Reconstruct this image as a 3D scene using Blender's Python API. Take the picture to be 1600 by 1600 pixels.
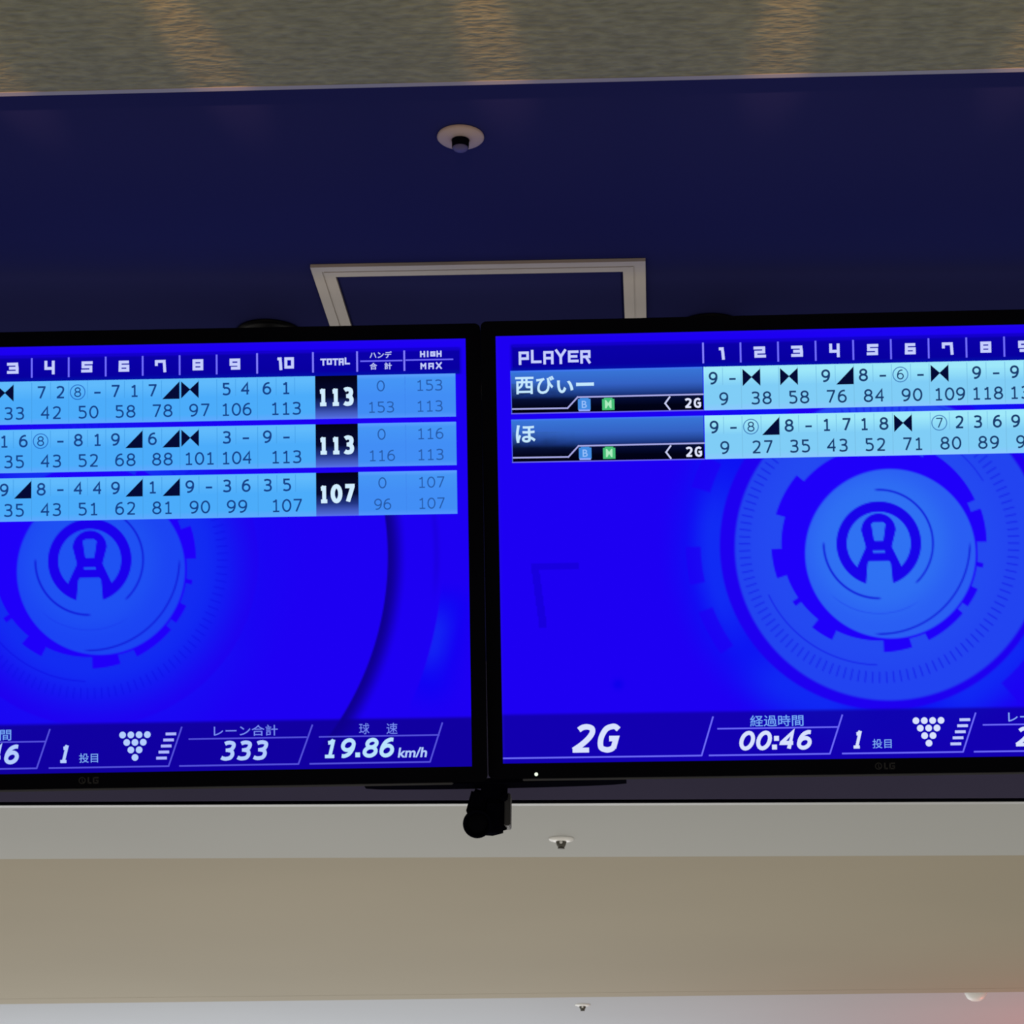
import bpy, bmesh, math
import numpy as np
from mathutils import Matrix, Vector

sc = bpy.context.scene
for o in list(bpy.data.objects):
    bpy.data.objects.remove(o)
COL = sc.collection
EZ = 1.55                                   # the photographer's eye height above the floor

# ------------------------------------------------------------------ camera
cd = bpy.data.cameras.new('camera'); cam = bpy.data.objects.new('camera', cd); COL.objects.link(cam)
cd.sensor_width = 36.0; cd.lens = 3500 / 1600 * 36.0; cd.clip_end = 100
Rw = Matrix(((0.9979582, 0.01192245, 0.06274775),
             (0.06310522, -0.33566604, -0.93986491),
             (0.0098568, 0.9419056, -0.33573304)))
m4 = Rw.to_4x4(); m4.translation = Vector((0, 0, EZ)); cam.matrix_world = m4
sc.camera = cam

# ------------------------------------------------------------------ world, exposure, lights
sc.view_settings.view_transform = 'Standard'; sc.view_settings.look = 'None'
sc.view_settings.exposure = 0.0; sc.view_settings.gamma = 1.0
sc.view_settings.use_curve_mapping = False
sc.cycles.filter_width = 2.2
w = bpy.data.worlds.new('world'); sc.world = w; w.use_nodes = True
w.node_tree.nodes['Background'].inputs[0].default_value = (1.0, 0.93, 0.82, 1)
w.node_tree.nodes['Background'].inputs[1].default_value = 0.30

def area(name, loc, target, sx, sy, power, color):
    l = bpy.data.lights.new(name, 'AREA'); l.shape = 'RECTANGLE'; l.size = sx; l.size_y = sy
    l.energy = power; l.color = color
    o = bpy.data.objects.new(name, l); COL.objects.link(o); o.location = loc
    o.rotation_euler = (Vector(target) - Vector(loc)).to_track_quat('-Z', 'Y').to_euler()
    return o
def spot(name, loc, target, power, color, size, blend, radius):
    l = bpy.data.lights.new(name, 'SPOT'); l.energy = power; l.color = color
    l.spot_size = size; l.spot_blend = blend; l.shadow_soft_size = radius
    o = bpy.data.objects.new(name, l); COL.objects.link(o); o.location = loc
    o.rotation_euler = (Vector(target) - Vector(loc)).to_track_quat('-Z', 'Y').to_euler()
    return o
# unseen upward area lights added to brighten the lane ceilings, and a red accent
area('lane_ceiling_fill', (-0.6, 6.7, 0.3), (-0.6, 6.7, 3), 9.0, 4.0, 66, (1.0, 0.95, 0.86))
area('far_ceiling_fill', (-2.4, 12.2, 0.6), (-2.4, 11.2, 3), 6.0, 4.0, 138, (0.97, 0.98, 1.0))
spot('red_accent', (2.9, 10.4, 0.9), (2.4, 10.2, 2.79), 130, (1.0, 0.12, 0.09), math.radians(110), 1.0, 0.3)

# ------------------------------------------------------------------ materials
def s2l(c):
    c = np.asarray(c, float) / 255.0
    return np.where(c <= 0.04045, c / 12.92, ((c + 0.055) / 1.055) ** 2.4)
def mat(name, col, rough=0.6, metal=0.0, noise=0.0, nscale=8.0, bump=0.0, bscale=60.0, coat=0.0, stretch=(1, 1, 1), spec=0.5):
    m = bpy.data.materials.new(name); m.use_nodes = True; nt = m.node_tree; b = nt.nodes['Principled BSDF']
    b.inputs['Base Color'].default_value = (*col, 1); b.inputs['Roughness'].default_value = rough
    b.inputs['Metallic'].default_value = metal; b.inputs['Coat Weight'].default_value = coat
    b.inputs['Specular IOR Level'].default_value = spec
    tc = nt.nodes.new('ShaderNodeTexCoord'); mp = nt.nodes.new('ShaderNodeMapping')
    mp.inputs['Scale'].default_value = stretch
    nt.links.new(tc.outputs['Object'], mp.inputs[0])
    if noise:
        n = nt.nodes.new('ShaderNodeTexNoise'); n.inputs['Scale'].default_value = nscale; n.inputs['Detail'].default_value = 2
        nt.links.new(mp.outputs[0], n.inputs['Vector'])
        r = nt.nodes.new('ShaderNodeValToRGB')
        r.color_ramp.elements[0].position = 0.3; r.color_ramp.elements[1].position = 0.7
        r.color_ramp.elements[0].color = (*[c * (1 - noise) for c in col], 1)
        r.color_ramp.elements[1].color = (*[min(1, c * (1 + noise)) for c in col], 1)
        nt.links.new(n.outputs[0], r.inputs[0]); nt.links.new(r.outputs[0], b.inputs['Base Color'])
    if bump:
        n2 = nt.nodes.new('ShaderNodeTexNoise'); n2.inputs['Scale'].default_value = bscale; n2.inputs['Detail'].default_value = 2
        nt.links.new(mp.outputs[0], n2.inputs['Vector'])
        bp = nt.nodes.new('ShaderNodeBump'); bp.inputs['Strength'].default_value = bump; bp.inputs['Distance'].default_value = 0.004
        nt.links.new(n2.outputs[0], bp.inputs['Height']); nt.links.new(bp.outputs[0], b.inputs['Normal'])
    return m
M_NAVY = mat('navy_ceiling_paint', (0.0245, 0.027, 0.125), 0.9, noise=0.05, nscale=1.2, bump=0.05, bscale=250, spec=0.0)
M_FASCIA = mat('slate_fascia_paint', (0.17, 0.155, 0.26), 0.7, noise=0.06, nscale=2.0, spec=0.1)
M_GREY = mat('grey_white_ceiling', (0.385, 0.395, 0.385), 0.8, noise=0.02, nscale=1.0)  # nearer ceiling panel, greyer than the beige one beyond
M_BEIGE = mat('beige_ceiling', (0.32, 0.282, 0.208), 0.8, noise=0.03, nscale=0.8)
M_WHITE = mat('white_paint', (0.40, 0.42, 0.45), 0.8, noise=0.02, nscale=1.0)
M_TRIM = mat('pale_trim', (0.50, 0.52, 0.54), 0.5, noise=0.02)
M_TRIMD = mat('grey_trim', (0.34, 0.33, 0.36), 0.5, noise=0.02)
M_TEX = mat('pebbled_wallcovering', (0.275, 0.27, 0.165), 0.7, noise=0.20, nscale=82, bump=1.0, bscale=82, stretch=(0.55, 1.0, 1), spec=0.1)
M_ALU = mat('hatch_aluminium', (0.47, 0.40, 0.36), 0.45, metal=0.0, noise=0.10, nscale=6)
M_BLACK = mat('black_plastic', (0.003, 0.003, 0.006), 0.45, noise=0.1, nscale=30, spec=0.15)
M_BEZEL = mat('gloss_black_bezel', (0.0015, 0.0015, 0.004), 0.35, noise=0.1, nscale=10, spec=0.03)
M_LIP = mat('dark_silver_lip', (0.10, 0.10, 0.11), 0.5, noise=0.1, spec=0.2)
M_LOGO = mat('grey_logo', (0.035, 0.034, 0.034), 0.6, noise=0.1, spec=0.1)
M_CREAM = mat('cream_metal', (0.48, 0.38, 0.36), 0.5, noise=0.05, spec=0.1)
M_CHROME = mat('white_enamel', (0.8, 0.8, 0.78), 0.3, noise=0.03)
M_DARKMET = mat('dark_metal', (0.07, 0.065, 0.05), 0.5, noise=0.1)  # dark metal of the far sprinkler bodies and deflectors
M_CAP = mat('violet_tinted_cap', (0.10, 0.09, 0.22), 0.4, noise=0.05, spec=0.2)
M_DETECTOR = mat('white_plastic', (0.85, 0.85, 0.84), 0.35, noise=0.02)
M_BLKFLAT = mat('flat_black', (0.003, 0.003, 0.007), 0.6, noise=0.1, spec=0.0)

M_DISP = bpy.data.materials.new('lit_display'); M_DISP.use_nodes = True
nt = M_DISP.node_tree; nt.nodes.clear()
at_ = nt.nodes.new('ShaderNodeVertexColor'); at_.layer_name = 'Col'
em = nt.nodes.new('ShaderNodeEmission'); ou = nt.nodes.new('ShaderNodeOutputMaterial')
nt.links.new(at_.outputs[0], em.inputs[0]); nt.links.new(em.outputs[0], ou.inputs[0]); em.inputs[1].default_value = 1.0
M_LED = bpy.data.materials.new('lit_power_lamp'); M_LED.use_nodes = True
b = M_LED.node_tree.nodes['Principled BSDF']; b.inputs['Emission Color'].default_value = (0.85, 1, 0.8, 1); b.inputs['Emission Strength'].default_value = 1.0

# ------------------------------------------------------------------ helpers
def link(name, me, m=None, parent=None, loc=None):
    o = bpy.data.objects.new(name, me); COL.objects.link(o)
    if m and me: me.materials.append(m)
    if parent: o.parent = parent
    if loc is not None: o.location = loc
    return o
def from_bm(name, bm, m, parent=None, loc=None, smooth=False):
    bmesh.ops.recalc_face_normals(bm, faces=bm.faces)
    me = bpy.data.meshes.new(name); bm.to_mesh(me); bm.free()
    if smooth:
        for p in me.polygons: p.use_smooth = True
    return link(name, me, m, parent, loc)
def tag(o, label=None, cat=None, group=None, kind=None):
    if label: o['label'] = label
    if cat: o['category'] = cat
    if group: o['group'] = group
    if kind: o['kind'] = kind
    return o
def add_box(bm, lo, hi, M=None, bevel=0.0):
    r = bmesh.ops.create_cube(bm, size=1.0)['verts']
    for v in r:
        v.co = Vector([(lo[i] + hi[i]) / 2 + v.co[i] * (hi[i] - lo[i]) for i in range(3)])
    if bevel:
        es = list({e for v in r for e in v.link_edges})
        g = bmesh.ops.bevel(bm, geom=es, offset=bevel, segments=2, affect='EDGES')
        r = list({v for v in r if v.is_valid} | set(g['verts']))
    if M:
        for v in r: v.co = M @ v.co
def box(name, lo, hi, m, parent=None, bevel=0.0):
    bm = bmesh.new(); add_box(bm, lo, hi, bevel=bevel); return from_bm(name, bm, m, parent)
def lathe(bm, prof, n=40, M=None):
    """prof: list of (radius, z); closed to the axis when radius is 0."""
    rings = []
    for r, z in prof:
        if r < 1e-6: rings.append([bm.verts.new((0, 0, z))])
        else: rings.append([bm.verts.new((r * math.cos(2 * math.pi * k / n), r * math.sin(2 * math.pi * k / n), z)) for k in range(n)])
    for a, c in zip(rings, rings[1:]):
        for k in range(n):
            k2 = (k + 1) % n
            if len(a) == 1 and len(c) == 1: continue
            if len(a) == 1: bm.faces.new((a[0], c[k], c[k2]))
            elif len(c) == 1: bm.faces.new((a[k], a[k2], c[0]))
            else: bm.faces.new((a[k], a[k2], c[k2], c[k]))
    if M:
        for ring in rings:
            for v in ring: v.co = M @ v.co
def lathe_obj(name, prof, m, parent, n=40, M=None):
    bm = bmesh.new(); lathe(bm, prof, n, M); return from_bm(name, bm, m, parent, smooth=False if n < 12 else True)
def prism(name, pts, z0, z1, m, parent=None):
    bm = bmesh.new()
    a = [bm.verts.new((x, y, z0)) for x, y in pts]; c = [bm.verts.new((x, y, z1)) for x, y in pts]
    bm.faces.new(a); bm.faces.new(c)
    for k in range(len(pts)):
        k2 = (k + 1) % len(pts); bm.faces.new((a[k], a[k2], c[k2], c[k]))
    return from_bm(name, bm, m, parent)

# ------------------------------------------------------------------ the setting
ZN = EZ + 1.57; ZB = EZ + 1.20; ZF = EZ + 1.24
tag(box('ceiling', (-7, 2.63, ZN), (7, 5.58, ZN + 0.08), M_NAVY), kind='structure')
tag(box('wall_back', (-7, 5.53, ZB + 0.008), (7, 5.55, ZN), M_FASCIA), kind='structure')
# pebbled ceiling in front, rising toward the navy one
bm = bmesh.new(); SL = 0.16
v = [bm.verts.new(p) for p in ((-7, -0.8, EZ + 1.55 - 3.43 * SL), (7, -0.8, EZ + 1.55 - 3.43 * SL), (7, 2.626, EZ + 1.55), (-7, 2.626, EZ + 1.55),
                               (-7, -0.8, EZ + 1.63 - 3.43 * SL), (7, -0.8, EZ + 1.63 - 3.43 * SL), (7, 2.626, EZ + 1.63), (-7, 2.626, EZ + 1.63))]
for f in ((0, 1, 2, 3), (4, 5, 6, 7), (0, 1, 5, 4), (1, 2, 6, 5), (2, 3, 7, 6), (3, 0, 4, 7)): bm.faces.new([v[i] for i in f])
tag(from_bm('ceiling', bm, M_TEX), kind='structure')
tag(box('trim_1', (-7, 2.620, EZ + 1.5482), (7, 2.6295, EZ + 1.60), M_TRIMD), kind='structure')
tag(box('shadow_gap_strip', (-7, 5.532, ZB), (7, 5.55, ZB + 0.008), M_BLKFLAT), kind='structure')  # black strip stands in for the shadow gap under the fascia
tag(prism('ceiling', ((-8, 5.55), (8, 5.55), (8, 6.18), (-8, 6.30)), ZB, ZB + 0.05, M_GREY), kind='structure')
tag(prism('ceiling', ((-8, 6.303), (8, 6.183), (8, 8.375), (-8, 9.83 + 0.2)), ZB + 0.0015, ZB + 0.05, M_BEIGE), kind='structure')
tag(box('trim_2', (-8, 5.536, ZB - 0.001), (8, 5.560, ZB + 0.0002), M_TRIM), kind='structure')
def edge_y(x): return 9.351 + (x + 2.748) / 4.172 * (8.971 - 9.351)
tag(prism('trim_3', ((-8, edge_y(-8) - 0.03), (8, edge_y(8) - 0.03), (8, edge_y(8)), (-8, edge_y(-8))), ZB + 0.001, ZB + 0.055, M_BEIGE), kind='structure')
tag(prism('ceiling', ((-10, 8.2), (10, 8.2), (10, 15), (-10, 15)), ZF, ZF + 0.05, M_WHITE), kind='structure')
tag(box('wall_front', (-10, 15, 0), (10, 15.1, ZF + 0.05), M_WHITE), kind='structure')

# ------------------------------------------------------------------ access hatch
def hatch():
    t = link('access_hatch', None, loc=(-0.274, 3.475, ZN))
    tag(t, 'square ceiling access hatch with pale metal frame in the navy ceiling above the screens', 'hatch')
    s = 0.267; w_ = 0.036; d = 0.006
    bars = (((-s, -s), (s, -s), (s - w_, -s + w_), (-s + w_, -s + w_)), ((s, -s), (s, s), (s - w_, s - w_), (s - w_, -s + w_)),
            ((s, s), (-s, s), (-s + w_, s - w_), (s - w_, s - w_)), ((-s, s), (-s, -s), (-s + w_, -s + w_), (-s + w_, s - w_)))
    for b_ in bars:
        bm = bmesh.new()
        # stepped profile: an outer flange and a slightly proud inner rib
        ps = [Vector(p) for p in b_]
        def quad(fr0, fr1, z0, z1):
            a = [ps[0].lerp(ps[3], fr0), ps[1].lerp(ps[2], fr0), ps[1].lerp(ps[2], fr1), ps[0].lerp(ps[3], fr1)]
            lo = [bm.verts.new((p.x, p.y, z0)) for p in a]; hi = [bm.verts.new((p.x, p.y, z1)) for p in a]
            bm.faces.new(lo); bm.faces.new(hi)
            for k in range(4): bm.faces.new((lo[k], lo[(k + 1) % 4], hi[(k + 1) % 4], hi[k]))
        quad(0, 0.46, -d, -0.0004); quad(0.46, 0.54, -d * 0.72, -0.0004); quad(0.54, 1.0, -d, -0.0004)
        from_bm('frame_bar', bm, M_ALU, t)
    q = s - w_ - 0.004
    box('hatch_panel', (-q, -q, -0.0035), (q, q, -0.0004), M_NAVY, t)
    return t
hatch()

# ------------------------------------------------------------------ sprinklers
def sprinkler_near(loc):
    t = link('sprinkler_head', None, loc=loc)
    tag(t, 'round cream sprinkler rosette with dark centre in the navy ceiling above the hatch', 'sprinkler')
    lathe_obj('rosette', [(0.033, -0.0004), (0.0335, -0.003), (0.031, -0.0055), (0.014, -0.0075), (0.0125, -0.0072), (0.0125, -0.0004)], M_CREAM, t)
    lathe_obj('socket', [(0.0124, -0.0073), (0.0120, -0.0185), (0.0, -0.0186)], M_BLKFLAT, t)  # protruding black drum stands in for the dark hollow
    lathe_obj('cap', [(0.0, -0.0187), (0.0112, -0.0188), (0.0112, -0.0200), (0.009, -0.0225), (0.005, -0.024), (0.0, -0.0243)], M_CAP, t)
    return t
def sprinkler_far(loc, label, k):
    t = link('sprinkler_head', None, loc=loc)
    tag(t, label, 'sprinkler')
    lathe_obj('rosette', [(0.034 * k, -0.0004), (0.033 * k, -0.005), (0.020 * k, -0.009), (0.0, -0.0095)], M_CHROME, t)
    lathe_obj('body', [(0.0145 * k, -0.0092), (0.0125 * k, -0.017), (0.008 * k, -0.026), (0.0, -0.0262)], M_DARKMET, t)
    lathe_obj('deflector', [(0.0, -0.0263), (0.0095 * k, -0.0264), (0.0095 * k, -0.028), (0.0, -0.0281)], M_DARKMET, t)
    lathe_obj('nozzle', [(0.0, -0.006), (0.0042, -0.008), (0.0052, -0.012), (0.0035, -0.016), (0.0, -0.017)], M_CHROME, t, 16, Matrix.Translation((0, -0.0105, 0)))
    return t
sprinkler_near((-0.266, 2.805, ZN))
sprinkler_far((-0.257, 5.98, ZB), 'small white pendent sprinkler on the grey ceiling just below the camera', 1.0)
sprinkler_far((-0.326, 9.76, ZF), 'tiny white pendent sprinkler on the farthest pale ceiling at the bottom', 1.0)
t = link('smoke_detector', None, loc=(1.262, 9.16, ZF)); tag(t, 'white domed smoke detector on the far pale ceiling, half hidden by the beige edge', 'detector')
lathe_obj('base', [(0.050, -0.0005), (0.050, -0.014), (0.047, -0.018), (0.0, -0.018)], M_DETECTOR, t)
lathe_obj('dome', [(0.045, -0.019), (0.043, -0.034), (0.034, -0.050), (0.018, -0.060), (0.0, -0.062)], M_DETECTOR, t)

# ------------------------------------------------------------------ display drawing
TW, TH, UW, UH = 1.2176, 0.6849, 1180.0, 663.75
S = TW / UW
def X(u): return (u / UW - 0.5) * TW
def Zv(v): return (0.5 - v / UH) * TH

class Art:
    """coloured flat shapes on the display, in display units (u right, v down)"""
    def __init__(self): self.v = []; self.f = []; self.c = []; self.y = []; self.L = 1
    def poly(self, pts, col):
        n = len(self.v); self.v += [tuple(p) for p in pts]; self.y += [self.L] * len(pts); self.f.append(tuple(range(n, n + len(pts))))
        if isinstance(col[0], (tuple, list)): self.c += [tuple(c) for c in col]
        else: self.c += [tuple(col)] * len(pts)
    def rect(self, u0, u1, v0, v1, col): self.poly(((u0, v0), (u1, v0), (u1, v1), (u0, v1)), col)
    def vgrad(self, u0, u1, v0, v1, stops):
        for (a, ca), (b_, cb) in zip(stops, stops[1:]):
            y0 = v0 + (v1 - v0) * a; y1 = v0 + (v1 - v0) * b_
            self.poly(((u0, y0), (u1, y0), (u1, y1), (u0, y1)), [ca, ca, cb, cb])
    def line(self, pts, t, col, ext=None):
        ext = t / 2 if ext is None else ext
        for (x0, y0), (x1, y1) in zip(pts, pts[1:]):
            L = math.hypot(x1 - x0, y1 - y0) or 1; dx, dy = (x1 - x0) / L, (y1 - y0) / L
            x0_, y0_, x1_, y1_ = x0 - dx * ext, y0 - dy * ext, x1 + dx * ext, y1 + dy * ext
            h = t / 2
            self.poly(((x0_ - dy * h, y0_ + dx * h), (x1_ - dy * h, y1_ + dx * h), (x1_ + dy * h, y1_ - dx * h), (x0_ + dy * h, y0_ - dx * h)), col)
    def disc(self, u, v, r, col, n=16):
        self.poly([(u + r * math.cos(2 * math.pi * k / n), v + r * math.sin(2 * math.pi * k / n)) for k in range(n)], col)
    def ring(self, u, v, r, t, col, n=28):
        for k in range(n):
            a0, a1 = 2 * math.pi * k / n, 2 * math.pi * (k + 1) / n
            self.poly([(u + q * math.cos(a), v + q * math.sin(a)) for q, a in ((r, a0), (r, a1), (r - t, a1), (r - t, a0))], col)
    def ribbon(self, pts, t, col):
        P = np.array(pts, float); d = np.diff(P, axis=0); L = np.hypot(d[:, 0], d[:, 1]); keep = np.r_[True, L > 1e-6]; P = P[keep]
        d = np.diff(P, axis=0); d /= np.hypot(d[:, 0], d[:, 1])[:, None]; nn = np.stack([-d[:, 1], d[:, 0]], 1)
        closed = np.hypot(*(P[0] - P[-1])) < 1e-6
        m = np.zeros_like(P); m[0] = nn[-1] + nn[0] if closed else nn[0]; m[-1] = m[0] if closed else nn[-1]
        m[1:-1] = nn[:-1] + nn[1:]; ref = np.r_[nn, nn[-1:]]
        m /= np.hypot(m[:, 0], m[:, 1])[:, None]; k = np.clip((m * ref).sum(1), 0.45, 1)
        A = P + m * (t / 2 / k)[:, None]; B = P - m * (t / 2 / k)[:, None]
        for i in range(len(P) - 1): self.poly((A[i], A[i + 1], B[i + 1], B[i]), col)
    def num(self, s, col, cx=None, cy=None, h=None, bx=None, weight=0.13, shear=0.0, adv=None):
        """humanist digits drawn as ribbons: slab-footed 1, open 4, round 0"""
        if bx is not None: u0, u1, v0, v1 = bx; h = v1 - v0; cx = (u0 + u1) / 2; cy = (v0 + v1) / 2
        t = weight * h; W = {'.': 0.26, ':': 0.26}; ws = [W.get(ch, 0.72) for ch in s]; gap = 0.15 if adv is None else adv
        tot = sum(ws) + gap * (len(s) - 1)
        kx = h if bx is None else (u1 - u0 - abs(shear) * h * 0.85) / tot
        x = cx - tot * kx / 2 - (shear * h * 0.0)
        for ch, w_ in zip(s, ws):
            def T(px, py): return (x + t / 2 + px * (w_ * kx - t) + shear * (0.5 - py) * h, cy - h / 2 + t / 2 + py * (h - t))
            if ch in '.:':
                for c_ in ((0.93,) if ch == '.' else (0.93, 0.38)):
                    px, py = T(0.5, c_); q = t * 0.62; self.poly(((px - q, py - q), (px + q, py - q), (px + q, py + q), (px - q, py + q)), col)
            else:
                for st_ in DIG[ch]: self.ribbon([T(*p) for p in st_], t * (0.9 if len(st_) == 2 else 1), col)
            x += (w_ + gap) * kx
    def text(self, s, col, cx=None, cy=None, h=None, bx=None, bold=0.0, shear=0.0, wfac=1.0, sub=None):
        vs, fs = glyphs(s, bold)
        vs = vs.copy(); vs[:, 0] += shear * vs[:, 1]
        lo = vs.min(0); hi = vs.max(0)
        if bx is not None:
            u0, u1, v0, v1 = bx; kx = (u1 - u0) / (hi[0] - lo[0]); ky = (v1 - v0) / (hi[1] - lo[1])
            U = u0 + (vs[:, 0] - lo[0]) * kx; V = v1 - (vs[:, 1] - lo[1]) * ky
        else:
            k = h / 0.73; k = h / CAP
            U = cx + (vs[:, 0] - (lo[0] + hi[0]) / 2) * k * wfac; V = cy + h / 2 - vs[:, 1] * k
        n = len(self.v); self.v += list(zip(U.tolist(), V.tolist())); self.f += [tuple(n + i for i in f) for f in fs]
        self.c += [tuple(col)] * len(vs); self.y += [self.L] * len(vs)
    def at(self, L): self.L = L; return self
    def build(self, name, parent):
        me = bpy.data.meshes.new(name)
        me.from_pydata([(X(u), -0.00025 * y, Zv(v)) for (u, v), y in zip(self.v, self.y)], [], self.f)
        a = me.color_attributes.new('Col', 'FLOAT_COLOR', 'POINT')
        c = np.ones((len(self.v), 4)); c[:, :3] = s2l(np.array(self.c))
        a.data.foreach_set('color', c.ravel().astype(np.float32))
        return link(name, me, M_DISP, parent)
def smooth(p, closed=False, n=5):
    P = [np.array(q, float) for q in p]; out = []; N_ = len(P)
    for i in range(N_ if closed else N_ - 1):
        p0 = P[(i - 1) % N_] if closed or i > 0 else P[0]; p1 = P[i]; p2 = P[(i + 1) % N_]; p3 = P[(i + 2) % N_] if closed or i + 2 < N_ else P[-1]
        for k in range(n):
            f = k / n; out.append(tuple(0.5 * ((2 * p1) + (-p0 + p2) * f + (2 * p0 - 5 * p1 + 4 * p2 - p3) * f * f + (-p0 + 3 * p1 - 3 * p2 + p3) * f ** 3)))
    out.append(tuple(P[0] if closed else P[-1])); return out
def oval(cx, cy, rx, ry, n=20): return [(cx + rx * math.sin(2 * math.pi * k / n), cy - ry * math.cos(2 * math.pi * k / n)) for k in range(n)] + [(cx, cy - ry)]
_six = [smooth([(.86, .02), (.60, .01), (.26, .14), (.06, .42), (.03, .68)]), oval(.5, .69, .47, .31)]
DIG = {'0': [oval(.5, .5, .5, .5)], '1': [[(.54, -.04), (.54, 1)], [(.12, 1), (.94, 1)], smooth([(.12, .15), (.34, .13), (.50, .02), (.54, -.04)])],
 '2': [smooth([(.04, .13), (.22, .03), (.5, 0), (.82, .08), (.90, .28), (.74, .53), (.40, .80), (.05, 1)]), [(.0, 1), (1, 1)]],
 '3': [smooth([(.05, .07), (.25, .01), (.52, 0), (.82, .07), (.88, .25), (.74, .42), (.46, .47)]), [(.25, .47), (.5, .47)], smooth([(.46, .47), (.80, .53), (.95, .73), (.82, .94), (.46, 1), (.2, .98), (0, .92)])],
 '4': [[(.74, 1.04), (.74, 0), (.0, .66), (.0, .68), (1, .68)]],
 '5': [[(.9, 0), (.14, 0), (.14, .40)], smooth([(.14, .42), (.45, .38), (.80, .46), (.95, .68), (.82, .92), (.48, 1), (.22, .98), (.02, .93)])],
 '6': _six, '9': [[(1 - a_, 1 - b_) for a_, b_ in st_] for st_ in _six], '7': [[(0, 0), (.96, 0), (.96, .04), (.34, 1.04)]],
 '8': [oval(.5, .235, .41, .235), oval(.5, .735, .49, .265)],
 'G': [smooth([(.94, .13), (.72, .02), (.5, 0), (.16, .12), (.02, .5), (.16, .88), (.52, 1), (.78, .98), (.94, .90)]), [(.94, .94), (.94, .52), (.52, .52)]]}
_cache = {}
def glyphs(s, bold):
    key = (s, bold)
    if key not in _cache:
        cu = bpy.data.curves.new('text', 'FONT'); cu.body = s; cu.offset = bold; cu.resolution_u = 4
        o = bpy.data.objects.new('text', cu); COL.objects.link(o)
        dg = bpy.context.evaluated_depsgraph_get(); ev = o.evaluated_get(dg); me = ev.to_mesh()
        vs = np.array([(q.co.x, q.co.y) for q in me.vertices]) if len(me.vertices) else np.zeros((1, 2))
        fs = [tuple(p.vertices) for p in me.polygons]
        ev.to_mesh_clear(); bpy.data.objects.remove(o); bpy.data.curves.remove(cu)
        _cache[key] = (vs, fs)
    return _cache[key]
_v, _f = glyphs('H', 0.0); CAP = float(_v[:, 1].max())

STROKES = {
 '1': [[(.28, .12), (.55, .12), (.62, .5), (.68, 1)]],
 '2': [[(.05, .12), (.88, .12), (.88, .5), (.12, .5), (.12, .88), (.95, .88)]],
 '3': [[(.05, .12), (.85, .12), (.9, .5), (.9, .88), (.05, .88)], [(.25, .5), (.88, .5)]],
 '4': [[(.1, 0), (.1, .58), (.8, .58)], [(.82, 0), (.82, 1)]],
 '5': [[(.92, .12), (.12, .12), (.12, .5), (.88, .5), (.88, .88), (.08, .88)]],
 '6': [[(.85, .12), (.14, .12), (.12, .88), (.88, .88), (.88, .5), (.14, .5)]],
 '7': [[(.06, .4), (.06, .12), (.82, .12), (.88, 1)]],
 '8': [[(.12, .12), (.88, .12), (.88, .88), (.12, .88), (.12, .12)], [(.12, .5), (.88, .5)]],
 '9': [[(.88, .52), (.12, .52), (.12, .12), (.88, .12), (.88, .88), (.25, .88)]],
 '0': [[(.12, .12), (.88, .12), (.88, .88), (.12, .88), (.12, .12)]],
 'P': [[(.12, 1), (.12, .12), (.88, .12), (.88, .6), (.12, .6)]], 'L': [[(.12, 0), (.12, .88), (.9, .88)]],
 'A': [[(.12, 1), (.12, .12), (.88, .12), (.88, 1)], [(.12, .6), (.88, .6)]], 'Y': [[(.08, 0), (.5, .5), (.92, 0)], [(.5, .5), (.5, 1)]],
 'E': [[(.92, .12), (.12, .12), (.12, .88), (.92, .88)], [(.12, .5), (.8, .5)]],
 'R': [[(.12, 1), (.12, .12), (.88, .12), (.88, .55), (.12, .55)], [(.55, .55), (.88, 1)]],
 'T': [[(.02, .12), (.98, .12)], [(.5, .12), (.5, 1)]], 'O': [[(.12, .12), (.88, .12), (.88, .88), (.12, .88), (.12, .12)]],
 'H': [[(.12, 0), (.12, 1)], [(.88, 0), (.88, 1)], [(.12, .5), (.88, .5)]], 'I': [[(.5, 0), (.5, 1)]],
 'G': [[(.9, .12), (.12, .12), (.12, .88), (.88, .88), (.88, .5), (.55, .5)]], 'M': [[(.1, 1), (.1, .1), (.5, .55), (.9, .1), (.9, 1)]],
 'X': [[(.08, 0), (.92, 1)], [(.92, 0), (.08, 1)]],
}
def block(art, s, u0, u1, v0, v1, t, col, gap=0.22):
    n = len(s); ws = [0.55 if ch in '1I' else 1.0 for ch in s]; tot = sum(ws) + gap * (n - 1); k = (u1 - u0) / tot; x = u0
    for ch, w_ in zip(s, ws):
        for pl_ in STROKES[ch]:
            art.line([(x + px * w_ * k, v0 + py * (v1 - v0)) for px, py in pl_], t, col)
        x += (w_ + gap) * k

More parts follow.
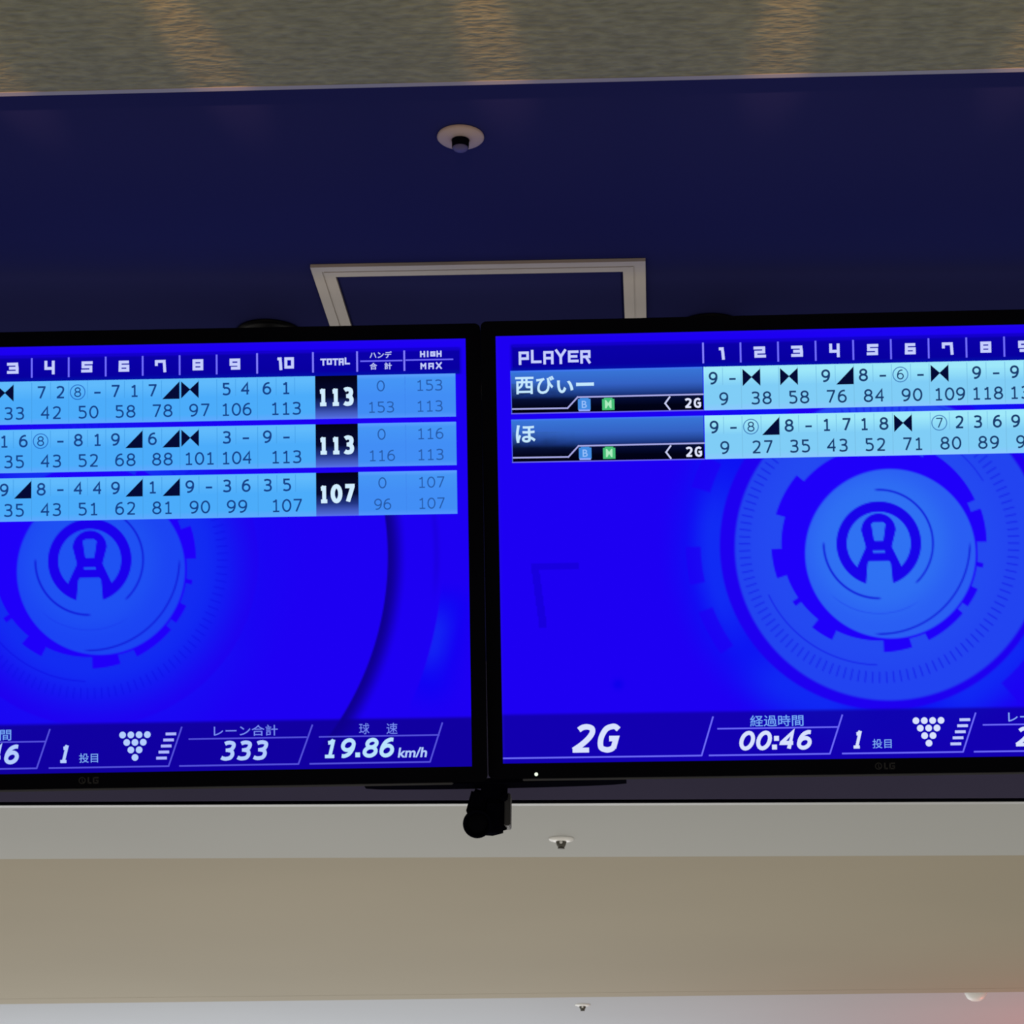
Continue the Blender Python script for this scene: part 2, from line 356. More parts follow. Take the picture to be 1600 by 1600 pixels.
# ------------------------------------------------------------------ the wallpaper behind the scores
def sstep(a, b_, x): return np.clip((x - a) / (b_ - a), 0, 1) ** 2 * (3 - 2 * np.clip((x - a) / (b_ - a), 0, 1))
def wallpaper(U, V, du, bright):
    BASE = np.array([29., 0., 243.])
    C = np.zeros(U.shape + (3,)); C[:] = BASE
    def mix(mask, col):
        nonlocal C
        col = np.array(col, float); C = C * (1 - mask[..., None]) + col * mask[..., None]
    def ins(r, R, s=1.3): return 1 - sstep(R - s, R + s, r)
    cx, cy = 586 + du, 333.5 + (3 if du else 0)
    dx, dy = U - cx, V - cy; r0 = np.hypot(dx, dy); ang = np.degrees(np.arctan2(dy, dx)) % 360
    def adiff(a): return np.abs((ang - a + 180) % 360 - 180)
    def sector(a0, a1, s=0.5): return 1 - sstep((a1 - a0) / 2 - s, (a1 - a0) / 2 + s, adiff((a0 + a1) / 2))
    # halo round the wheel
    halo = (1 - sstep(262, 345, r0)) * (0.75 if bright > 0.8 else 0.15)
    mix(halo, (8, 24, 244))
    mix((1 - sstep(258, 300, r0)) * sector(150, 200, 14) * (0.8 if bright > .8 else 0.2), (18, 50, 244))
    mix((1 - sstep(262, 330, r0)) * sector(30, 70, 10) * (0.7 if bright > .8 else 0.1), (18, 50, 244))
    mix((1 - sstep(262, 330, r0)) * sector(100, 135, 10) * (0.7 if bright > .8 else 0.1), (18, 50, 244))
    for a0, a1, ra, rb in ((168.5, 180, 275, 296), (146, 160, 275, 296), (198, 208, 272, 300), (36, 50, 285, 330)):
        mix(sector(a0, a1) * sstep(ra - 3, ra + 1, r0) * (1 - sstep(rb - 1, rb + 3, r0)) * (0.75 if bright > .8 else 0.12), BASE)
    rB = np.hypot(U - (594.7 + du), V - cy - 3); rA = np.hypot(U - (600.5 + du), V - cy - 6)
    mix(ins(rB, 253, 2.5), (30, 0, 240))
    lightA = np.array([34., 68., 240.]) * bright + BASE * np.array([1, 1, 1]) * (1 - bright) * np.array([0.35, 0.3, 1.0])
    if bright > .8:
        mix(ins(rA, 236, 3), lightA)
    else:
        mix((1 - sstep(165, 262, rA)) * 0.95, (14, 38, 242))
    mix(ins(r0, 190, 30) * 0.35 * bright, (40, 84, 242))
    # fine ticks and hairlines
    tick = np.exp(-((((ang + 0.6) % 3.0) - 1.5) * np.pi / 180 * r0 / 1.2) ** 2) * sstep(196, 199, r0) * (1 - sstep(213, 217, r0))
    mix(tick * (0.5 if bright > .8 else 0.45), (10, 10, 225))
    mix(np.exp(-((r0 - 187) / 1.2) ** 2) * sector(92, 156) * 0.5, (12, 10, 225))
    mix(np.exp(-((r0 - 187) / 1.2) ** 2) * sector(285, 330) * 0.4, (12, 10, 225))
    mix(np.exp(-((r0 - 231) / 1.2) ** 2) * sector(270, 300) * 0.3, (12, 10, 225))
    # toothed ring
    gear = ins(r0, 149.5)
    for a0, a1, R in ((162, 178, 165), (197, 221, 164), (144, 147, 160), (117, 129.5, 165), (73.5, 88.5, 167.5), (41, 64, 167), (26, 36.5, 166.5), (11.8, 14.2, 163), (-18, 0, 165), (-62, -23.5, 162)):
        gear = np.maximum(gear, sector(a0, a1) * ins(r0, R))
    mix(gear, (31, 0, 249))
    # inner plate
    d1 = np.hypot(U - (603.3 + du), V - (349.4 + (3 if du else 0)))
    plate = np.array([46., 108., 243.]) if bright > .8 else np.array([30., 78., 243.])
    mix(ins(d1, 133.5, 1.5), (31, 0, 249))
    mix(ins(d1, 130.5, 1.8), plate)
    mix(ins(d1, 131, 2) * sstep(80, 131, r0) * 0.45, plate * np.array([.8, .72, 1]))
    mix(ins(r0, 80, 40) * 0.30, plate * np.array([1.1, 1.18, 1.0]).clip(0, 255))
    for R, a0, a1, t_ in ((83, -92, 47, 1.5), (84.5, 90, 181, 1.6), (139.5, 2, 92, 1.4)):
        mix(np.exp(-((r0 - R) / t_) ** 2) * sector(a0, a1, 3), (16, 26, 215))
    mix(np.exp(-((r0 - 108) / 1.2) ** 2) * sector(60, 130, 8) * 0.25, (20, 40, 230))
    # emblem
    ring = ins(r0, 64.8, 1.2) * sstep(48, 50.2, r0)
    ax = np.abs(dx)
    hw = np.interp(dy, [-20, 4, 6, 40, 64], [26.3, 20, 20, 36, 50])
    body = np.where(dy < -20, ins(np.hypot(dx, dy + 20), 26.3, 1.1), 1 - sstep(hw - 1, hw + 1, ax))
    body = body * ins(r0, 64.8, 1.2)
    emb = np.maximum(ring, body)
    ow = np.interp(dy, [26, 31, 60, 70], [15, 18, 20.5, 22])
    emb = emb * (1 - (1 - sstep(ow - 1, ow + 1, ax)) * sstep(25.5, 28, dy))
    ew = np.interp(dy, [-33, -30, -6, -3], [7, 11, 7.5, 6])
    emb = emb * (1 - (1 - sstep(ew - 1, ew + 1, ax)) * sstep(-34.5, -32, dy) * (1 - sstep(-5, -2.5, dy)))
    emb = emb * (1 - (1 - sstep(8.5, 10.5, ax)) * sstep(9.5, 11.5, dy) * (1 - sstep(13.5, 15.5, dy)))
    mix(emb, (24, 4, 234) if bright > .8 else (26, 0, 236))
    # large arcs at the right, and a faint dark bracket shape at the left
    rr = np.hypot(U - (592 + du - 5.7), V - 334); aa = np.degrees(np.arctan2(V - 334, U - 592 - du + 5.7))
    va = sstep(-14, -6, aa) * (1 - sstep(36, 42, aa))
    mix(sstep(461, 464, rr) * (1 - sstep(464, 494, rr)) * va * 0.72, (10, 0, 105))
    mix(np.exp(-((rr - 538) / 5) ** 2) * sstep(-12, -4, aa) * (1 - sstep(2, 9, aa)) * 0.3, (22, 0, 190))
    bl = sstep(545, 549, rr) * (1 - sstep(550, 588, rr)) * sstep(6, 13, aa) * (1 - sstep(15, 22, aa))
    mix(bl * 0.9, (34, 72, 240))
    mix(sstep(545, 549, rr) * (1 - sstep(560, 620, rr)) * sstep(4, 9, aa) * (1 - sstep(20, 27, aa)) * .5, (4, 4, 246))
    br = ((U > 49) & (U < 124) & (V > 354) & (V < 364)) | ((V > 354) & (V < 454) & (np.abs(U - (54 + (V - 354) * 0.12)) < 6))
    mix(br.astype(float) * 0.55, (18, 0, 205))
    mix(np.exp(-(((U - 180) / 8) ** 2 + ((V - 544) / 8) ** 2)) * 0.8, (10, 0, 235))
    # heading band and status band
    hb = sstep(11, 17, V) * (1 - sstep(53, 57, V)) * sstep(20, 28, U) * (1 - sstep(1166, 1176, U))
    mix(hb * 0.88, (6, 0, 158))
    mix(sstep(46, 54, V) * (1 - sstep(57, 60, V)) * (U > 22) * (U < 1164) * 0.75, (0, 22, 170))
    sb = sstep(585, 592, V)
    mix(sb * 0.8, (14, 0, 140) if bright < .8 else (16, 0, 160))
    mix((1 - sstep(0, 5, U)) * 0.25 + (1 - sstep(0, 5, V)) * 0.2, (40, 30, 200))
    return np.clip(C, 0, 255)

def screen_mesh(name, parent, du, bright):
    nu, nv = 591, 333
    u = np.linspace(0, UW, nu); v = np.linspace(0, UH, nv); U, V = np.meshgrid(u, v)
    C = wallpaper(U, V, du, bright)
    me = bpy.data.meshes.new(name)
    co = np.zeros((nu * nv, 3), np.float32); co[:, 0] = X(U).ravel(); co[:, 2] = Zv(V).ravel()
    i = np.arange((nv - 1) * (nu - 1)); r, c = i // (nu - 1), i % (nu - 1); a = r * nu + c
    F = np.stack([a, a + nu, a + nu + 1, a + 1], 1).astype(np.int32)
    me.vertices.add(len(co)); me.vertices.foreach_set('co', co.ravel())
    me.loops.add(F.size); me.loops.foreach_set('vertex_index', F.ravel())
    me.polygons.add(len(F)); me.polygons.foreach_set('loop_start', np.arange(0, F.size, 4, dtype=np.int32))
    me.update(calc_edges=True)
    at = me.color_attributes.new('Col', 'FLOAT_COLOR', 'POINT')
    cc = np.ones((len(co), 4), np.float32); cc[:, :3] = s2l(C.reshape(-1, 3)); at.data.foreach_set('color', cc.ravel())
    return link(name, me, M_DISP, parent)

# ------------------------------------------------------------------ scoreboard content
ROW0, PITCH, RH = 54.6, 75.9, 67.6
def scoreboard(screen, du, side, rows, names, total, first_col):
    R_ = side == 'R'
    paleT, paleM, paleB = ((158, 232, 250), (128, 205, 246), (140, 200, 255)) if R_ else ((96, 186, 252), (76, 172, 250), (96, 168, 255))
    DK = (26, 62, 112) if R_ else (22, 66, 138)
    BLK = (4, 10, 52)
    WH = (205, 218, 255); LN = (112, 108, 255)
    FX = lambda i: 321.8 + du + 57.9 * i              # left edge of frame i+1
    x10, xt, xh, xg, xe = 842.9 + du + 5.4, 941.3 - 5.7 + du, 1010.3 - 5.7 + du, 1084 - 5.7 + du, 1163.3 - 5.7 + du
    # headings
    o6 = du - 5.7
    a = Art()
    a.vgrad(26 + du, 1170 + o6, 15, 55, [(0, (22, 0, 212)), (0.12, (10, 0, 168)), (0.8, (8, 0, 160)), (1, (2, 16, 168))])
    a.at(2)
    for i in range(1, 9): a.rect(FX(i) - 1.3, FX(i) + 1.3, 18, 49, LN)
    for x in (FX(0), x10, xt, xh, xg): a.rect(x - 1.3, x + 1.3, 17, 49, (130, 125, 255))
    a.rect(xh + 5, xg - 3, 31.6, 33.6, LN); a.rect(xg + 2, xe - 3, 31.2, 33.2, LN)
    a.at(4); HC = (196, 205, 255)
    if True:
        block(a, 'PLAYER', 35.5 + du, 147 + du, 24.5, 43.5, 3.9, HC)
    for i in range(9):
        c = FX(i) + 29.6 + (0 if R_ else -1)
        block(a, str(i + 1), c - (8.0 if i else 6), c + (8.0 if i else 5), 25.2 if R_ else 25, 42, 4.4, HC)
    c10 = (898.5 - 5.7 + du)
    block(a, '10', c10 - 12.5, c10 + 12.5, 24.5, 42, 4.4, HC, gap=0.28)
    block(a, 'TOTAL', 954 - 5.7 + du, 998.5 - 5.7 + du, 27.6, 37.2, 2.4, HC, gap=0.30)
    block(a, 'HIGH', 1109 - 5.7 + du, 1142 - 5.7 + du, 19.5, 27, 2.2, HC, gap=0.32)
    block(a, 'MAX', 1109.5 - 5.7 + du, 1142 - 5.7 + du, 37.5, 46, 2.2, HC, gap=0.45)
    o5 = du - 5.7
    a.text('ハンデ', HC, bx=(1030 + o5, 1064.5 + o5, 17.8, 28.4), bold=0.012)
    a.text('合', HC, bx=(1030 + o5, 1041.4 + o5, 35.5, 46.2), bold=0.015); a.text('計', HC, bx=(1053 + o5, 1064.4 + o5, 35.5, 46.2), bold=0.015)
    a.build('heading_row', screen)
    # rows
    for k, (marks, cum, tot, hd, hg) in enumerate(rows):
        v0 = ROW0 + PITCH * k; v1 = v0 + RH
        a = Art()
        a.vgrad(FX(0), xe, v0, v1, [(0, paleT), (0.12, paleT), (0.45, paleM), (0.85, paleM), (1, paleB)])
        # a faintly bluer field under handicap and high score
        fld = ((70, 150, 246), (66, 142, 245), (84, 150, 255))
        a2 = a.at(2); a2.vgrad(xh, xe, v0, v1, [(0, (92, 160, 255)), (0.1, fld[0]), (0.5, fld[1]), (0.88, fld[1]), (1, fld[2])])
        a2.rect(xg, xg + 1.2, v0 + 3, v1 - 3, (62, 132, 236))
        a2.vgrad(xt + 3, xh, v0, v1, [(0, (2, 2, 20)), (0.5, (6, 10, 48)), (0.72, (34, 52, 130)), (0.95, (78, 104, 212)), (1, (92, 110, 240))])
        grid = tuple(int(c * 0.93) for c in paleM)
        for i in range(9):
            a2.rect(FX(i) + 28.9, FX(i) + 29.8, v0 + 2, v0 + 29, grid)
            if i: a2.rect(FX(i) - .5, FX(i) + .5, v0 + 2, v1 - 2, grid)
        a2.rect(x10 + 29, x10 + 29.9, v0 + 2, v0 + 29, grid); a2.rect(x10 + 58, x10 + 58.9, v0 + 2, v0 + 29, grid); a2.rect(x10 - .5, x10 + .5, v0 + 2, v1 - 2, grid)
        # player plate
        a.at(2); n0, n1 = 22 + du, FX(0) - 1.5
        a.vgrad(n0, n1, v0, v1, [(0, (66, 120, 250)), (0.05, (56, 116, 214)), (0.34, (52, 98, 196)), (0.60, (24, 48, 118)), (0.66, (6, 14, 52)), (0.85, (1, 3, 22)), (1, (1, 1, 18))])
        for q in range(8):
            f = (8 - q) / 8.0
            a.vgrad(n0 + q * 14, n0 + q * 14 + 14, v0 + 20, v1 - 8, [(0, (54 - 6 * f, 108 - 18 * f, 205 - 40 * f)), (0.35, (34 - 16 * f, 76 - 40 * f, 160 - 78 * f)), (0.7, (6, 14, 46)), (1, (1, 3, 22))])
        a.at(3); PL = (168, 170, 232)
        a.line([(n0 + 2.5, v0 + 59.5), (110 + du, v0 + 59.8), (126 + du, v0 + 43), (n1, v0 + 42.6)], 2.2, PL)
        a.line([(n0 + 1, v1 - 1), (n1, v1 - 0.2)], 1.6, (110, 105, 235)); a.line([(n0 + 0.5, v0 + 8), (n0 + 1, v1 - 2)], 1.3, (70, 90, 230))
        if names[k] is not None:
            a.line([(268.5 + du, v0 + 46), (261.5 + du, v0 + 55.5), (268.5 + du, v0 + 65)], 2.4, (200, 205, 245))
            u0, w0 = 126.3 + du, 19.5
            a.rect(u0, u0 + w0, v0 + 46, v0 + 63, (66, 140, 226)); a.rect(u0 + 1, u0 + w0 - 1, v0 + 62, v0 + 65, (150, 170, 255))
            a.rect(u0 + 3, u0 + w0 - 3, v0 + 44.6, v0 + 46, (66, 140, 226))
            u1 = 163.8 + du; a.rect(u1, u1 + 19, v0 + 47, v0 + 64, (70, 190, 120)); a.rect(u1 + 3, u1 + 16, v0 + 45, v0 + 47, (70, 190, 120))
        if names[k] is not None:
            a.at(5)
            for s, (p0, p1, q0, q1), bo in names[k]:
                a.text(s, (196, 232, 255), bx=(p0, p1, q0, q1), bold=bo)
            a.num('2G', (225, 230, 255), bx=(291.2, 317.5, v0 + 48.2 if k == 0 else v0 + 47.8, v0 + 63.6), weight=0.2)
            a.text('B', (150, 190, 250), cx=u0 + w0 / 2, cy=v0 + 54.5, h=11, bold=0.01); a.text('M', (170, 235, 190), cx=u1 + 9.5, cy=v0 + 55, h=12, bold=0.02, wfac=0.85)
        # marks and digits
        a.at(4); d = a
        for i, mk in enumerate(marks):
            if mk is None: continue
            fx = FX(i) if i < 9 else x10
            c = [fx + 14.6, fx + 44.5, fx + 74]
            for j, ch in enumerate(mk):
                cx = c[j] + (0.5 if not R_ else 0); cy = v0 + 18.0
                if ch == 'X':
                    x0, x1, xm, y0, y1, ym = fx + 2.2, fx + 29.6, fx + 16, v0 + 4.5, v0 + 31.5, v0 + 17.5
                    d.poly(((x0, y0), (xm + .6, ym), (x0, y1)), BLK); d.poly(((x1, y0), (x1, y1), (xm - .6, ym)), BLK)
                elif ch == '/':
                    d.poly(((fx + 57.5, v0 + 4.5), (fx + 57.5, v0 + 32), (fx + 30.5, v0 + 32)), BLK)
                elif ch == '-':
                    a.rect(cx - 5, cx + 5, cy + 0.4, cy + 3.4, DK)
                elif ch in '⑥⑦⑧':
                    a.ring(cx - 1, cy + 0.5, 12.2, 1.5, (70, 130, 190) if R_ else (40, 110, 200)); a.num({'⑥': '6', '⑦': '7', '⑧': '8'}[ch], DK, cx=cx - 1, cy=cy + 0.5, h=15.5, weight=0.12)
                elif ch != ' ':
                    a.num(ch, DK, cx=cx, cy=cy, h=20.0, weight=0.16 if R_ else 0.15)
            if cum[i] is not None:
                cc = fx + (30.5 if i < 9 else 44.5)
                a.num(str(cum[i]), DK, cx=cc, cy=v0 + 50.2, h=20.4, weight=0.14 if R_ else 0.13, adv=0.15 if len(str(cum[i])) < 3 else 0.10)
        if tot is not None:
            a.num(str(tot), (208, 236, 255), bx=(xt + 6.0, xt + 63.5, v0 + 18.3, v0 + 48), weight=0.22, adv=0.05)
            D2 = (40, 92, 170)
            for s, cx, cy in ((hd[0], 1046.8 + o5, 17.5), (hd[1], 1046.9 + o5, 50.8), (hg[0], 1122.6 + o5, 17.8), (hg[1], 1122.6 + o5, 50.6)):
                a.num(str(s), D2, cx=cx + k * 0.4, cy=v0 + cy, h=17.6, weight=0.115, adv=0.1)
        a.build('score_row', screen)
    # status bar: five slanted cells
    o = du; L1 = (108, 104, 250) if R_ else (84, 80, 220)
    SW = (214, 224, 255) if R_ else (178, 204, 255); SK = (140, 172, 252) if R_ else (120, 140, 245)
    def seg(top, bot, sl):
        a = Art().at(1)
        if top: a.line([(top[0] + o, 614.9), (top[1] + o, 614.9)], 2.1, L1, 0)
        a.line([(bot[0] + o, 655.8), (bot[1] + o, 655.8)], 2.3, L1, 0.4)
        a.line([(bot[1] + o, 655.8), (sl + o, 596.5)], 2.3, L1, 0.6)
        return a.at(2)
    a = seg(None, (0.5 - o, 307), 325.7)
    a.num('2G', SW, bx=(104.7 + o, 186 + o, 604.8, 649), weight=0.19, shear=0.24, adv=0.1); a.build('status_cell', screen)
    a = seg((332, 517), (318.6, 504), 524.3)
    a.text('経過時間', (120, 170, 252), bx=(382.6 + o, 464.5 + o, 595.2, 612.4), bold=0.004)
    a.num('00:46', SW, bx=(363.3 + o, 480.5 + o, 618.8, 649), weight=0.2, shear=0.2, adv=0.08); a.build('status_cell', screen)
    a = seg(None, (523, 707.5), 728)
    a.num('1', SW, bx=(537 + o, 558.5 + o, 619.8, 648.6), weight=0.18, shear=0.2)
    a.text('投目', (130, 175, 252), bx=(569.6 + o, 598.6 + o, 634.2, 648.4), bold=0.0)
    for row in range(4):
        n = 4 - row
        for q in range(n): a.disc(655.8 + o + (q - (n - 1) / 2) * 12.75, 607 + row * 11.55, 5.15, SW)
    for q in range(5):
        x0 = 703.2 + o - q * 3.65; y = 606.5 + q * 9.2; a.rect(x0, x0 + 16.2, y - 2.1, y + 2.1, (190, 200, 255) if R_ else (172, 180, 255))
    a.build('status_cell', screen)
    a = seg((738.5, 921), (724.3, 907.5), 929.5)
    a.text('レーン合計', SK, bx=(777.4 + o, 876 + o, 595, 611.5), bold=0.004)
    a.num(total, SW, bx=(786 + o, 863.6 + o, 618.6, 648.8), weight=0.19, shear=0.2, adv=0.08); a.build('status_cell', screen)
    a = seg((939.5, 1125), (925, 1110), 1129.7)
    a.text('球', SK, bx=(1001.5 + o, 1017.2 + o, 595, 611.8), bold=0.0); a.text('速', SK, bx=(1043.7 + o, 1060.5 + o, 595.4, 612.2), bold=0.0)
    a.num('19.86' if not R_ else '18.52', (184, 226, 255) if not R_ else SW, bx=(944 + o, 1059 + o, 617.6, 647.9), weight=0.19, shear=0.2, adv=0.07)
    a.text('km/h', SW, bx=(1060.5 + o, 1105.5 + o, 633.2, 648.6), bold=0.02, shear=0.15); a.build('status_cell', screen)

# ------------------------------------------------------------------ televisions
def rounded(u0, u1, v0, v1, r, n=5):
    pts = []
    for (cx, cy, a0) in ((u1 - r, v0 + r, -90), (u1 - r, v1 - r, 0), (u0 + r, v1 - r, 90), (u0 + r, v0 + r, 180)):
        for k in range(n + 1):
            a_ = math.radians(a0 + 90 * k / n); pts.append((cx + r * math.cos(a_), cy + r * math.sin(a_)))
    return pts
def television(C, ang, label, du, side, bright, rows, names, total, logo_u):
    t = link('television', None)
    yaw, tilt, roll = [math.radians(q) for q in ang]
    Rm = Matrix.Rotation(yaw, 3, 'Z') @ Matrix.Rotation(tilt, 3, 'X') @ Matrix.Rotation(roll, 3, 'Y')
    m = Rm.to_4x4(); m.translation = Vector(C) + Vector((0, 0, EZ)); t.matrix_world = m
    tag(t, label, 'television', 'bowling scoreboard screens')
    # bezel: outer rounded loop, inner square loop, front and back
    uL, uR, vT, vB = -23.2, UW + 23.2, -23.4, 687.4
    out = rounded(uL, uR, vT, vB, 9); n = len(out)
    inn = []
    for (pu, pv) in out: inn.append((min(max(pu, 0), UW) if 0 <= pu <= UW else (0 if pu < 0 else UW), min(max(pv, 0), UH)))
    # snap the loop of the opening onto its four corners
    q4 = [(UW, 0), (UW, UH), (0, UH), (0, 0)]
    inn = [q4[i // 6] for i in range(n)]
    bm = bmesh.new()
    def ring(pts, y): return [bm.verts.new((X(a_), y, Zv(b_))) for a_, b_ in pts]
    f0 = ring(out, -0.0035); b0 = ring(out, 0.030)
    fi = [bm.verts.new((X(a_), -0.0035, Zv(b_))) for a_, b_ in q4]; bi = [bm.verts.new((X(a_), 0.0015, Zv(b_))) for a_, b_ in q4]
    for k in range(n):
        k2 = (k + 1) % n; a_, c_ = k // 6, k2 // 6
        bm.faces.new((f0[k], f0[k2], b0[k2], b0[k]))
        if a_ == c_: bm.faces.new((f0[k], f0[k2], fi[a_]))
        else: bm.faces.new((f0[k], f0[k2], fi[c_], fi[a_]))
    for k in range(4): bm.faces.new((fi[k], fi[(k + 1) % 4], bi[(k + 1) % 4], bi[k]))
    bm.faces.new(b0)
    from_bm('bezel', bm, M_BEZEL, t)
    # lower lip
    bm = bmesh.new(); add_box(bm, (X(30), 0.0002, Zv(691.2)), (X(UW - 30), 0.020, Zv(687.8)), bevel=0.0008); from_bm('lower_lip', bm, M_LIP, t)
    # back casing, tapering
    bm = bmesh.new(); add_box(bm, (X(60), 0.031, Zv(640)), (X(UW - 60), 0.062, Zv(60)))
    for v_ in bm.verts:
        if v_.co.y > 0.05: v_.co.x *= 0.9; v_.co.z *= 0.85
    from_bm('back_casing', bm, M_BLACK, t)
    # blurred maker's mark on the lower bezel: a ring and two strokes, raised
    a = bmesh.new(); lu = logo_u
    for k in range(20):
        a0, a1 = 2 * math.pi * k / 20, 2 * math.pi * (k + 1) / 20
        a.faces.new([a.verts.new((X(lu + 5.6 + q * math.cos(g)), -0.0038, Zv(675.5 + q * math.sin(g)))) for q, g in ((5.4, a0), (5.4, a1), (4.0, a1), (4.0, a0))])
    def st(x0, x1, y0, y1): a.faces.new([a.verts.new((X(p), -0.0038, Zv(q))) for p, q in ((x0, y0), (x1, y0), (x1, y1), (x0, y1))])
    st(lu + 5, lu + 6.2, 672.5, 678.6); st(lu + 5, lu + 8.5, 677.4, 678.6)
    st(lu + 14, lu + 16.4, 670.4, 680.6); st(lu + 14, lu + 20, 678.2, 680.6)
    st(lu + 22, lu + 24.4, 670.4, 680.6); st(lu + 22, lu + 31, 670.4, 672.6); st(lu + 22, lu + 31, 678.4, 680.6); st(lu + 28.8, lu + 31, 675, 680.6); st(lu + 26.5, lu + 31, 674.6, 676.6)
    from_bm('maker_mark', a, M_LOGO, t)
    if side == 'R':
        bm = bmesh.new(); lathe(bm, [(0.0, -0.0016), (0.0026, -0.001), (0.0028, 0.0)], 16, Matrix.Translation((X(51.2), -0.0035, Zv(680.8))) @ Matrix.Rotation(math.radians(-90), 4, 'X'))
        for v_ in bm.verts: v_.co.y = -0.0035 - abs(v_.co.y + 0.0035)
        tag(from_bm('power_lamp', bm, M_LED, t), 'tiny glowing white power lamp')
    s = screen_mesh('screen', t, du, bright)
    scoreboard(s, du, side, rows, names, total, 0)
    return t

N = None
rowsL = [([N, N, 'X', '72', '⑧-', '71', '7/', 'X', '54', '61'], [N, N, 33, 42, 50, 58, 78, 97, 106, 113], 113, (0, 153), (153, 113)),
         ([N, N, '16', '⑧-', '81', '9/', '6/', 'X', '3-', '9-'], [N, N, 35, 43, 52, 68, 88, 101, 104, 113], 113, (0, 116), (116, 113)),
         ([N, N, '9/', '8-', '44', '9/', '1/', '9-', '36', '35'], [N, N, 35, 43, 51, 62, 81, 90, 99, 107], 107, (0, 96), (107, 107))]
rowsR = [(['9-', 'X', 'X', '9/', '8-', '⑥-', 'X', '9-', '9/', N], [9, 38, 58, 76, 84, 90, 109, 118, 136, N], N, N, N),
         (['9-', '⑧/', '8-', '17', '18', 'X', '⑦2', '36', '9-', N], [9, 27, 35, 43, 52, 71, 80, 89, 98, N], N, N, N)]
namesR = [[('西', (29.3, 57.8, 64.4, 91.2), 0.02), ('び', (62, 89.8, 63.6, 91.4), 0.02), ('ぃ', (94.2, 119.6, 71, 90.8), 0.02), ('ー', (124, 151.6, 75, 80.5), 0.01)],
          [('ほ', (29, 59.4, 139.6, 167.0), 0.02)]]
television((-0.90233389, 3.35218902, 1.12879753), (2.96319652, 14.72082188, -1.33837754),
           'left hanging screen showing three score rows and the 19.86 km/h readout', 5.7, 'L', 0.5, rowsL, [N, N, N], '333', 575)
television((0.3623529, 3.40411122, 1.15717263), (1.13918215, 17.97041144, -0.78136692),
           'right hanging screen with the PLAYER heading and two score rows', 0.0, 'R', 1.0, rowsR, namesR, '234', 572)

# ------------------------------------------------------------------ ceiling mounts behind the screens
def mount(x, y, label, zt, yt):
    t = link('ceiling_mount', None, loc=(x, y, ZN)); tag(t, label, 'mount', 'screen ceiling mounts')
    lathe_obj('canopy', [(0.057, -0.0006), (0.0575, -0.003), (0.052, -0.007), (0.024, -0.012), (0.020, -0.018), (0.0, -0.018)], M_BLACK, t)
    bm = bmesh.new(); lathe(bm, [(0.0, -0.018), (0.0185, -0.018), (0.0185, -0.30), (0.0, -0.30)], 24); from_bm('pole', bm, M_BLACK, t, smooth=False)
    bm = bmesh.new(); add_box(bm, (-0.09, -0.012, -0.52), (0.09, 0.012, -0.30), bevel=0.003); from_bm('bracket', bm, M_BLACK, t)
    return t
mount(-0.650, 3.470, 'black round ceiling mount canopy behind the top of the left screen', 0, 0)
mount(0.100, 3.478, 'black round ceiling mount canopy behind the top of the right screen', 0, 0)

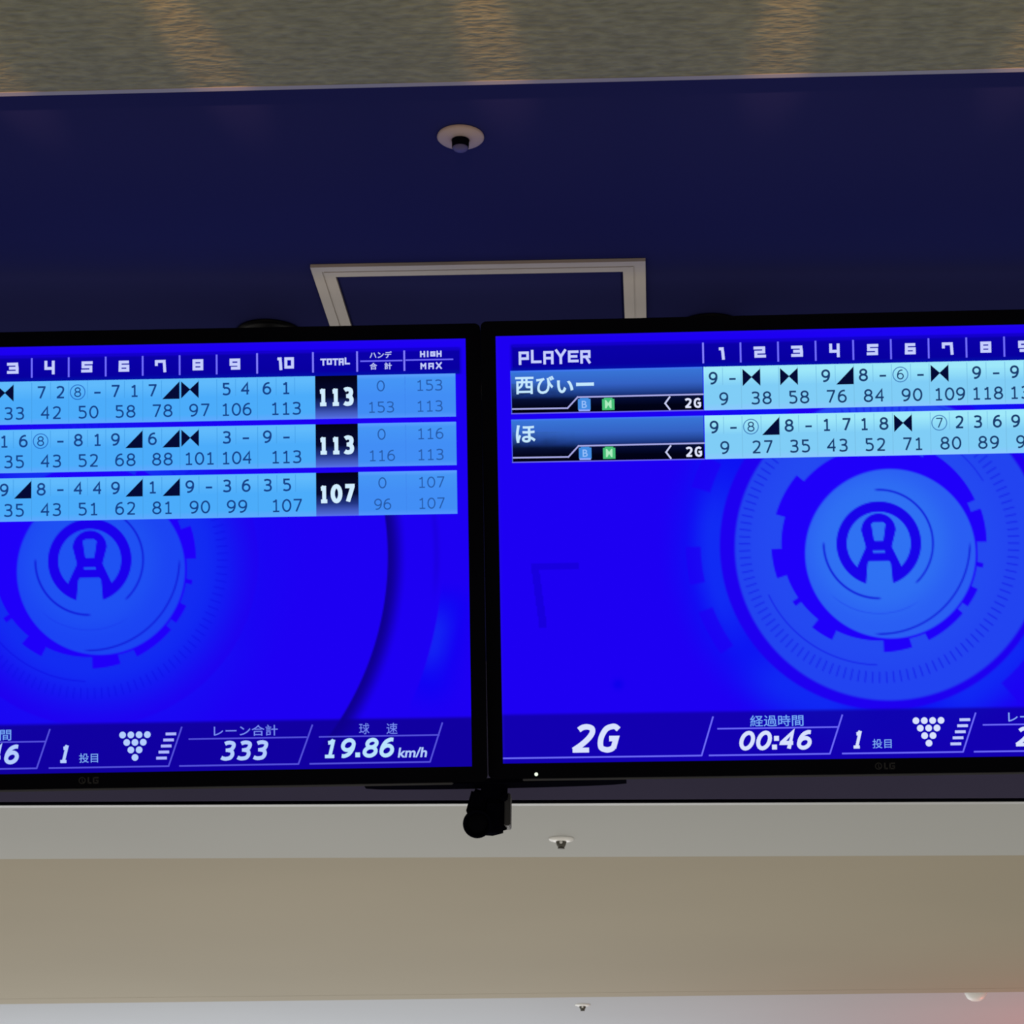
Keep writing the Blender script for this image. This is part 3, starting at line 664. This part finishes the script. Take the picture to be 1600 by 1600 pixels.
# ------------------------------------------------------------------ the camera hanging under the join of the screens
def hanging_camera():
    t = link('surveillance_camera', None, loc=(-0.2725, 3.6, EZ + 0.8126)); tag(t, 'small black camera hanging under the join between the two screens', 'camera')
    # mounting plate under the screens, slightly bowed
    bm = bmesh.new(); n = 20
    lo = []; 
    for k in range(n + 1):
        f = k / n; x = -0.208 + 0.432 * f; e = math.sin(math.pi * f) ** 0.45; h = 0.0008 + 0.0034 * e
        zc = 0.0006 + 0.0070 * f - 0.0006 * e
        lo.append([bm.verts.new((x, yy, zc + s * h)) for yy, s in ((-0.012, -1), (0.03, -1), (0.03, 1), (-0.012, 1))])
    for a_, b_ in zip(lo, lo[1:]):
        for k in range(4): bm.faces.new((a_[k], a_[(k + 1) % 4], b_[(k + 1) % 4], b_[k]))
    bm.faces.new(lo[0]); bm.faces.new(lo[-1])
    from_bm('mounting_plate', bm, M_BLKFLAT, t)
    bm = bmesh.new()
    add_box(bm, (-0.014, -0.004, -0.022), (0.022, 0.022, 0.002), bevel=0.002)
    add_box(bm, (0.020, -0.002, -0.020), (0.033, 0.018, -0.008), Matrix.Rotation(math.radians(12), 4, 'Y'), bevel=0.002)
    from_bm('bracket', bm, M_BLKFLAT, t)
    bm = bmesh.new(); add_box(bm, (0.000, 0.010, -0.010), (0.018, 0.176, 0.006)); add_box(bm, (0.000, 0.158, 0.006), (0.018, 0.176, 1.57 - 0.8126)); from_bm('hanger_pole', bm, M_BLKFLAT, t)
    # housing seen three-quarter, its barrel pointing left and down toward the viewer
    Rh = Matrix.Rotation(math.radians(16), 4, 'Z') @ Matrix.Rotation(math.radians(8), 4, 'X')
    bm = bmesh.new(); add_box(bm, (-0.026, -0.006, -0.052), (0.022, 0.090, 0.002), bevel=0.006)
    for v_ in bm.verts:
        if v_.co.z > -0.012: v_.co.x = v_.co.x * 0.82 + 0.002
    M_ = Matrix.Translation((0.008, 0.018, -0.024)) @ Rh
    for v_ in bm.verts: v_.co = M_ @ v_.co
    from_bm('housing', bm, M_BLKFLAT, t)
    ax = Matrix.Translation((-0.0182, -0.004, -0.0655)) @ Matrix.Rotation(math.radians(2), 4, 'Z') @ Matrix.Rotation(math.radians(90 + 15), 4, 'X')
    lathe_obj('lens_barrel', [(0.0, -0.05), (0.021, -0.05), (0.0225, 0.0), (0.0235, 0.018), (0.0225, 0.021), (0.019, 0.0195), (0.018, 0.012), (0.0, 0.012)], M_BLKFLAT, t, 36, ax)
    lathe_obj('lens_glass', [(0.0, 0.0155), (0.010, 0.0145), (0.0165, 0.0125)], M_BEZEL, t, 28, ax)
    bm = bmesh.new(); add_box(bm, (0.024, 0.012, -0.066), (0.0335, 0.05, -0.012), bevel=0.0015); from_bm('side_cover', bm, mat('dark_grey_plastic', (0.05, 0.05, 0.055), 0.5, noise=0.1), t)
    # gusset between housing and barrel
    bm = bmesh.new(); add_box(bm, (-0.027, 0.0, -0.056), (0.0, 0.03, -0.012), Matrix.Rotation(math.radians(14), 4, 'Y'), bevel=0.005); from_bm('neck', bm, M_BLKFLAT, t)
    return t
hanging_camera()

# ------------------------------------------------------------------ unseen warm spots added to throw streaks along the pebbled ceiling
for x, dx in ((-0.872, -0.09), (-0.572, -0.055), (-0.198, -0.03), (0.171, 0.03), (0.497, 0.06)):
    src = (x + dx, 1.62, EZ + 1.55 - 1.01 * SL - 0.13); dst = (x + dx * 0.12, 2.50, EZ + 1.532)
    spot('streak_spot', src, dst, 44, (1.0, 0.50, 0.24), math.radians(6.5), 1.0, 0.01)
    spot('streak_halo_spot', src, dst, 7, (1.0, 0.62, 0.30), math.radians(20), 1.0, 0.01)
